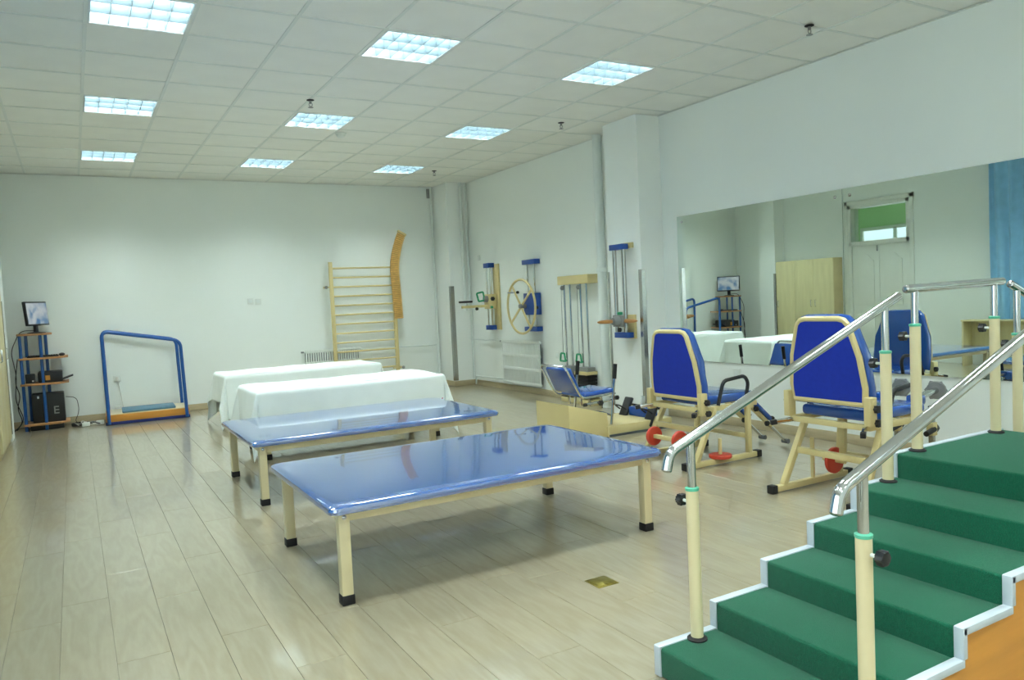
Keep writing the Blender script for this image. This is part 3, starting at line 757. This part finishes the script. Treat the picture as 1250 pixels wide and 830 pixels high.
# ------------------------------------------------------------------ wall machines on the right wall
t = thing('wall_arm_exerciser', 'wall mounted arm exerciser with beige arm and green handle, nearest the corner', 'exercise machine', (XR, 10.19, .92))
part('back_plate', B().span((-.03, -.13, -.02), (-.002, .04, .97), .004), 'cream_yellow', t)
part('top_bracket', B().span((-.13, -.02, .92), (-.03, .15, .99), .004), 'bracket_blue', t)
part('bottom_bracket', B().span((-.13, -.02, -.02), (-.03, .15, .05), .004), 'bracket_blue', t)
for y in (.01, .12): part('guide_rod', B().tube([(-.09, y, .03), (-.09, y, .94)], .014, 10), 'chrome', t)
cg = part('carriage', B().span((-.15, -.07, .30), (-.04, .13, .52), .005), 'cream_yellow', t)
part('swing_arm', B().span((-.58, -.01, .325), (-.12, .05, .365), .004), 'cream_yellow', t)
part('arm_pad', B().span((-.62, -.02, .405), (-.42, .06, .435), .01), 'rubber', t)
part('arm_post', B().tube([(-.52, .02, .36), (-.52, .02, .41)], .014, 8), 'chrome', t)
part('hand_grip', B().tube(arc([(-.30, .02, .42), (-.33, .02, .54), (-.22, .02, .56), (-.20, .02, .43), (-.30, .02, .42)], .02), .014, 8), 'green', t)
part('knob', knob(B(), (-.36, -.012, .31), (0, -1, 0), .022, .025), 'black_plastic', t)
part('knob', knob(B(), (-.12, -.075, .45), (0, -1, 0), .03, .03), 'black_plastic', t)
part('hub', B().lathe([(.05, 0), (.05, .05), (.035, .06)], (-.15, .03, .45), (-1, 0, 0), 16), 'grey_metal', t)
part('lock_knob', knob(B(), (-.14, -.075, .325), (0, -1, 0), .02, .025), 'green', t)

t = thing('shoulder_wheel', 'cream shoulder wheel on blue wall brackets above the radiator', 'exercise wheel', (XR, 9.07, .92))
part('top_bracket', B().span((-.10, -.16, .90), (-.002, .17, .965), .004), 'bracket_blue', t)
part('bottom_bracket', B().span((-.10, -.16, -.03), (-.002, .17, .035), .004), 'bracket_blue', t)
for y in (-.09, .09): part('guide_rod', B().tube([(-.06, y, .0), (-.06, y, .93)], .013, 10), 'chrome', t)
part('carriage', B().span((-.12, -.16, .20), (-.012, .13, .50), .006), 'bracket_blue', t, 'blue carriage box')
part('axle', B().tube([(-.10, .08, .325), (-.22, .08, .325)], .03, 14), 'grey_metal', t)
wc = (-.18, .10, .32)
wh = part('wheel_rim', B().ring(wc, .375, .0165, (1, 0, 0), 56, 10), 'cream_yellow', t)
for a in (math.radians(52), math.radians(142)):
    d = Vector((0, math.cos(a), math.sin(a)))*.37; c_ = Vector(wc)
    part('spoke', B().bar(c_-d, c_+d, .034, .014, .003, up=(1, 0, 0)), 'cream_yellow', wh)
part('crank_handle', B().tube([(-.18, .25, .52), (-.30, .25, .52)], .010, 8), 'chrome', wh)
part('handle_knob', B().lathe([(.006, -.02), (.02, -.012), (.02, .012), (.006, .02)], (-.18, .18, .52), (0, 1, 0), 12), 'rubber', wh)
part('knob', knob(B(), (-.10, -.165, .30), (0, -1, 0), .024, .026), 'black_plastic', t)

t = thing('pulley_trainer', 'double pulley weight trainer with green handles and beige header', 'exercise machine', (XR, 7.93, 0))
part('header', B().span((-.16, -.335, 1.50), (-.002, .335, 1.61), .006), 'cream_yellow', t)
part('base', B().span((-.18, -.335, 0), (-.002, .335, .06), .006), 'cream_yellow', t)
for g_ in (.22, -.14):
    for k in (-.065, .065):
        part('guide_rod', B().tube([(-.09, g_+k, .05), (-.09, g_+k, 1.52)], .013, 10), 'chrome', t)
    pl = part('pulley', B().lathe([(.028, -.01), (.03, -.005), (.024, 0), (.03, .005), (.028, .01)], (-.12, g_+.065, 1.46), (0, 1, 0), 14), 'grey_metal', t)
    part('cable', B().tube([(-.12, g_+.09, 1.46), (-.13, g_+.09, .62)], .004, 6), 'grey_metal', pl)
    hd = part('handle', B().tube(arc([(-.14, g_+.03, .52), (-.14, g_+.15, .52), (-.14, g_+.13, .62), (-.14, g_+.05, .62), (-.14, g_+.03, .52)], .015), .012, 8), 'green', t)
    part('slide_block', B().span((-.15, g_-.10, .38), (-.03, g_+.10, .46), .005), 'grey_metal', t)
    for i in range(7):
        z = .065 + .04*i + (.02 if g_ < 0 else 0)
        part('weight_plate', B().span((-.17, g_-.12, z), (-.02, g_+.12, z+.036), .003), 'rubber', t)
    if g_ < 0: part('plate_cover', B().span((-.19, g_-.13, .37), (-.02, g_+.13, .41), .003), 'cream_yellow', t)

t = thing('wrist_roller', 'wall mounted wrist roller with wooden handles on the pilaster', 'exercise machine', (5.285, 6.66, .86))
part('back_plate', B().span((-.03, -.16, 0), (-.002, .03, .26), .004), 'cream_yellow', t); part('top_plate', B().span((-.03, -.16, .98), (-.002, .03, 1.04), .004), 'cream_yellow', t)
part('top_bracket', B().span((-.11, -.10, .97), (-.03, .14, 1.03), .004), 'bracket_blue', t)
part('bottom_bracket', B().span((-.11, -.14, .01), (-.03, .10, .07), .004), 'bracket_blue', t)
for y in (-.07, .09): part('guide_rod', B().tube([(-.075, y, .05), (-.075, y, .98)], .0225, 12), 'steel', t)
part('carriage', B().span((-.13, -.08, .13), (-.05, .10, .26), .01), 'grey_metal', t)
part('hub', B().lathe([(.03, -.05), (.055, -.04), (.055, .02), (.04, .05)], (-.15, .0, .195), (-1, 0, 0), 16), 'grey_metal', t)
part('roller_handle', B().lathe([(.012, 0), (.019, .01), (.022, .06), (.018, .16), (.008, .20)], (-.19, .02, .195), (-1, .0, 0), 14), 'wood_light', t)
part('roller_handle', B().lathe([(.012, 0), (.022, .01), (.024, .06), (.018, .14), (.006, .18)], (-.10, -.08, .195), (.15, -1, 0), 14), 'wood_light', t)
part('cap_knob', B().lathe([(.022, 0), (.03, .008), (.03, .03), (.02, .036)], (-.10, .0, .26), (0, 0, 1), 14), 'green', t)
part('lock_knob', knob(B(), (-.10, -.0, .10), (-1, 0, 0), .024, .025), 'black_plastic', t)

# ------------------------------------------------------------------ wall bars and curved finger ladder
t = thing('wall_bars', 'cream metal wall bars fixed to the back wall', 'wall bars', (3.94, 11.45, 0))
for s_ in (-1, 1):
    part('upright', B().span((s_*.50-.028, -.02, 0), (s_*.50+.028, .02, 2.04), .004), 'cream_yellow', t)
for k in range(13):
    part('rung', B().tube([(-.49, 0, 1.945-.1425*k), (.49, 0, 1.945-.1425*k)], .0135, 10), 'cream_yellow', t)
for s_ in (-1, 1):
    for z in (1.66, .35):
        br = part('wall_bracket', B().bar((s_*.56, .0, z), (s_*.42 if s_ > 0 else s_*.50, .0, z), .03, .02).span((s_*.58-.015, -.01, z-.015), (s_*.58+.015, .105, z+.015)), 'cream_yellow', t)
        part('bolt_cap', B().lathe([(.024, 0), (.024, .02), (.012, .03)], (s_*.585, -.01, z), (0, -1, 0), 10), 'grey_metal', br)
t = thing('finger_ladder', 'curved wooden finger ladder rising above the wall bars', 'finger ladder', (4.49, 11.40, 1.13))
def fl_path(s_):
    z = 1.33*s_; x = -.012 - .03*min(s_/.55, 1) + (0 if s_ < .55 else .66*(s_-.55)**1.9)
    return Vector((x, 0, z))
strip = B(); N_ = 40
pts = [fl_path(i/N_) for i in range(N_+1)]
part('back_strip', B().prism([(p.x-.066, p.z) for p in pts] + [(p.x+.066, p.z) for p in pts[::-1]], lambda a, z, d: (a, d, z), -.012, .012), 'wood_light', t)
sl = B(); n_s = 46
for i in range(n_s):
    p = fl_path((i+.5)/n_s); q = fl_path((i+.7)/n_s); a = math.atan2(q.x-p.x, q.z-p.z)
    sl.box((p.x, -.02, p.z), (.142, .02, .019), 0, Matrix.Rotation(a, 3, 'Y'))
o = part('notch', sl, 'wood_slat', t); o['kind'] = 'stuff'
part('end_cap', B().box((fl_path(1).x+.01, -.01, 1.345), (.15, .05, .03), .003, Matrix.Rotation(.5, 3, 'Y')), 'cream_yellow', t)
part('bracket', B().span((-.08, .012, .35), (.0, .05, .39)).span((-.08, .012, .08), (.0, .05, .12)), 'cream_yellow', t)

# ------------------------------------------------------------------ blue rail platform by the back wall
t = thing('rail_platform', 'low wooden platform with tall blue side rails by the back wall', 'exercise platform', (.77, 10.86, 0), math.radians(-2))
part('side_board', B().span((-.49, -.0, .03), (.49, .62, .125), .004), 'orange_board', t)
part('base_strip', B().span((-.492, -.004, .002), (.492, .624, .04), .002), 'navy', t)
part('deck', B().span((-.47, .01, .125), (.47, .61, .135), .002), 'cream', t)
part('mat', B().span((-.30, .04, .135), (.33, .50, .165), .01), 'mat_grey_blue', t)
for yy_, n_ in ((-.022, 'near'), (.642, 'far')):
    part('rail', B().tube(arc([(-.455, yy_, .015), (-.47, yy_, 1.19), (.43, yy_, 1.02), (.455, yy_, .015)], .09, 8), .0215, 14), 'paint_blue', t)

# ------------------------------------------------------------------ computer stand in the back left corner
SX, SYs = -.42, 11.30
t = thing('computer_stand', 'blue tube computer stand with four wooden shelves', 'stand', (SX, SYs, 0))
posts = [(-.16, -.13), (-.11, .17), (.055, -.13), (.105, .17)]
for px_, py_ in posts: part('post', B().tube([(px_, py_, .0), (px_, py_, 1.20)], .0185, 12), 'paint_blue', t)
for z, xr in ((.075, .31), (.575, .33), (.895, .34), (1.195, .18)):
    poly = [(-.19, -.15), (-.14, -.185), (xr-.10, -.185), (xr, -.06), (xr, .20), (-.19, .20)]
    part('shelf', B().prism(poly, lambda a, b_, d: (a, b_, d), z-.012, z+.012, .003), 'shelf_wood', t)
part('plinth', B().span((-.12, -.13, 0), (.24, .18, .06), .003), 'black_plastic', t)
t = thing('computer_tower', 'black computer case with grey square emblem on the bottom shelf', 'computer', (SX+.08, SYs, .088), math.radians(0))
part('case', B().span((-.165, -.12, 0), (.185, .16, .36), .008), 'black_plastic', t)
part('emblem', B().span((.07, -.1215, .10), (.12, -.119, .115)).span((.07, -.1215, .14), (.12, -.119, .155)).span((.07, -.1215, .18), (.12, -.119, .195)).span((.065, -.1215, .10), (.08, -.119, .195)), 'grey_metal', t)
part('label_sticker', B().span((-.105, -.1215, .305), (-.085, -.119, .335)), 'paper', t)
t = thing('printer', 'black printer with paper tray on the second shelf from below', 'printer', (SX+.10, SYs, .587))
part('body', B().span((-.10, -.14, 0), (.165, .15, .135), .015), 'black_plastic', t)
part('paper_tray', B().box((.215, -.02, .045), (.14, .24, .012), .003, Matrix.Rotation(math.radians(-18), 3, 'Y')), 'black_plastic', t)
part('paper_sheet', B().box((.10, .155, .20), (.12, .004, .15), 0, Matrix.Rotation(math.radians(-14), 3, 'X')), 'paper', t)
part('sticker', B().span((-.02, -.142, .03), (.03, -.139, .09)), 'orange_board', t)
t = thing('adapter_box', 'small black box beside the printer', 'box', (SX-.085, SYs-.05, .587))
part('shell', B().span((-.05, -.06, 0), (.05, .08, .115), .008), 'black_plastic', t)
part('indicator', B().span((.02, -.0615, .02), (.04, -.059, .04)), 'paper', t)
t = thing('keyboard', 'flat black keyboard on the third shelf of the computer stand', 'keyboard', (SX+.10, SYs-.06, .907))
part('body', B().span((-.20, -.07, 0), (.14, .07, .018), .005), 'black_plastic', t)
o = part('keys', (lambda b: [b.span((-.19+.027*i, -.06+.026*j, .017), (-.168+.027*i, -.039+.026*j, .024)) for i in range(12) for j in range(4)] and b)(B()), 'rubber', t); o['kind'] = 'stuff'
t = thing('computer_mouse', 'black computer mouse on the third shelf, right of the keyboard', 'mouse', (SX+.275, SYs-.05, .907))
bm_ = B(); bmesh.ops.create_uvsphere(bm_.bm, u_segments=16, v_segments=10, radius=1, matrix=Matrix.Translation((0, 0, .018)) @ Matrix.Diagonal((.035, .055, .022, 1)))
part('shell', bm_, 'black_plastic', t); part('wheel', B().tube([(-.005, -.03, .036), (.005, -.03, .036)], .007, 10), 'grey_metal', t)
t = thing('monitor', 'flat black monitor on top of the computer stand', 'monitor', (SX+.02, SYs-.02, 1.208), math.radians(62))
part('foot', B().lathe([(.10, 0), (.10, .008), (.03, .018)], seg=24), 'black_plastic', t)
part('neck', B().span((-.03, -.012, .012), (.03, .02, .13), .005), 'black_plastic', t)
pn = part('housing', B().box((0, -.01, .245), (.46, .035, .30), .006, Matrix.Rotation(math.radians(-5), 3, 'X')), 'black_plastic', t)
part('screen', B().box((0, -.0295, .247), (.425, .003, .262), 0, Matrix.Rotation(math.radians(-5), 3, 'X')), 'screen', pn, 'lit screen with pale picture')
# cables
def cable(label, pts, r, material, mname='power_cable'):
    single(mname, B().tube(arc(pts, .08, 5), r, 6), material, label, 'cable', group='cables of the computer stand')
cable('black cable hanging from the monitor down the left of the stand', [(SX, 11.25, 1.24), (SX-.15, 11.2, 1.25), (SX-.26, 11.15, 1.0), (SX-.22, 11.14, .7), (SX-.25, 11.13, .4), (SX-.17, 11.12, .15), (SX-.26, 11.1, .03)], .005, 'rubber')
cable('second black cable twisted along the left of the stand', [(SX-.20, 11.2, .90), (SX-.24, 11.12, .6), (SX-.19, 11.11, .45), (SX-.24, 11.11, .3), (SX-.18, 11.1, .12), (SX-.30, 11.06, .012)], .006, 'rubber')
cable('black cable looping right of the computer case', [(SX+.28, 11.3, .38), (SX+.40, 11.3, .36), (SX+.42, 11.28, .18), (SX+.36, 11.25, .05), (SX+.44, 11.22, .012)], .004, 'rubber')
single('power_strip', B().box((SX+.42, 11.20, .022), (.20, .06, .04), .008), 'black_plastic', 'black power strip on the floor beside the stand', 'power strip')
rc = random.Random(11)
for i, (mt_, lb) in enumerate([('white_cable', 'white'), ('white_cable', 'thin white'), ('grey_metal', 'grey'), ('rubber', 'black')]):
    p = [(SX+.40, 11.12+.02*i, .014)]
    for k in range(9): p.append((SX+.36+.026*k+rc.uniform(-.05, .05), 11.10+rc.uniform(-.07, .09), .012+rc.uniform(0, .05)))
    p.append((.22, 11.06, .02))
    cable('%s cable in the tangle between stand and platform' % lb, p, .006, mt_, 'tangled_cable')
for i, yy_ in enumerate((11.05, 11.12)):
    single('cable_adapter', B().box((SX+.48+.16*i, yy_, .026), (.09, .06, .05), .01), 'plate_white', ['white adapter brick in the cable tangle beside the stand', 'white adapter brick in the cable tangle beside the platform'][i], 'adapter')

# ------------------------------------------------------------------ things along the left wall, seen in the mirror
t = thing('wardrobe', 'pale wooden three-door wardrobe reflected in the mirror', 'wardrobe', (-.68, 9.675, 0))
part('carcass', B().span((-.26, -.64, .0), (-.02, .64, 1.82), .003), 'cabinet_edge', t)
for k in range(3):
    d_ = part('door', B().span((-.02, -.64+.4267*k+.002, .06), (0, -.64+.4267*(k+1)-.002, 1.815), .002), 'cabinet_wood', t)
    part('handle', B().tube(arc([(0, -.64+.4267*k+(.38 if k != 1 else .05), .95), (.025, -.64+.4267*k+(.38 if k != 1 else .05), .95), (.025, -.64+.4267*k+(.38 if k != 1 else .05), 1.07), (0, -.64+.4267*k+(.38 if k != 1 else .05), 1.07)], .01), .005, 6), 'chrome', d_)
t = thing('desk', 'beige desk by the curtain reflected in the mirror', 'desk', (-.665, 6.0, 0))
part('top', B().span((-.17, -.72, .68), (.09, .72, .705), .003), 'cabinet_wood', t)
for y in (-.70, .70): part('side_panel', B().span((-.165, y-.012, 0), (.08, y+.012, .68), .002), 'cabinet_wood', t)
part('back_panel', B().span((-.16, -.69, .2), (-.145, .69, .68)), 'cabinet_wood', t)
part('drawer', B().span((-.14, -.68, .50), (.075, -.30, .67), .003), 'cabinet_wood', t)
t = thing('curtain', 'light blue curtain on the left wall, reflected in the mirror', 'curtain', (-.888, 4.6, 0))
def cf(u, v):
    y = -1.85 + 3.7*u; z = .25 + 2.90*v
    return (.030*math.sin(y*34) + .010*math.sin(y*13+1.0) + .006*math.sin(y*61+z), y + .012*math.sin(y*20+z*1.5) - .10*(1-v)*(u-.5), z)
cu = part('cloth', B().grid(260, 14, cf), 'curtain_blue', t)
sd = cu.modifiers.new('thickness', 'SOLIDIFY'); sd.thickness = .003
part('rail', B().tube([(0, -1.95, 3.17), (0, 1.95, 3.17)], .014, 10), 'chrome', t)
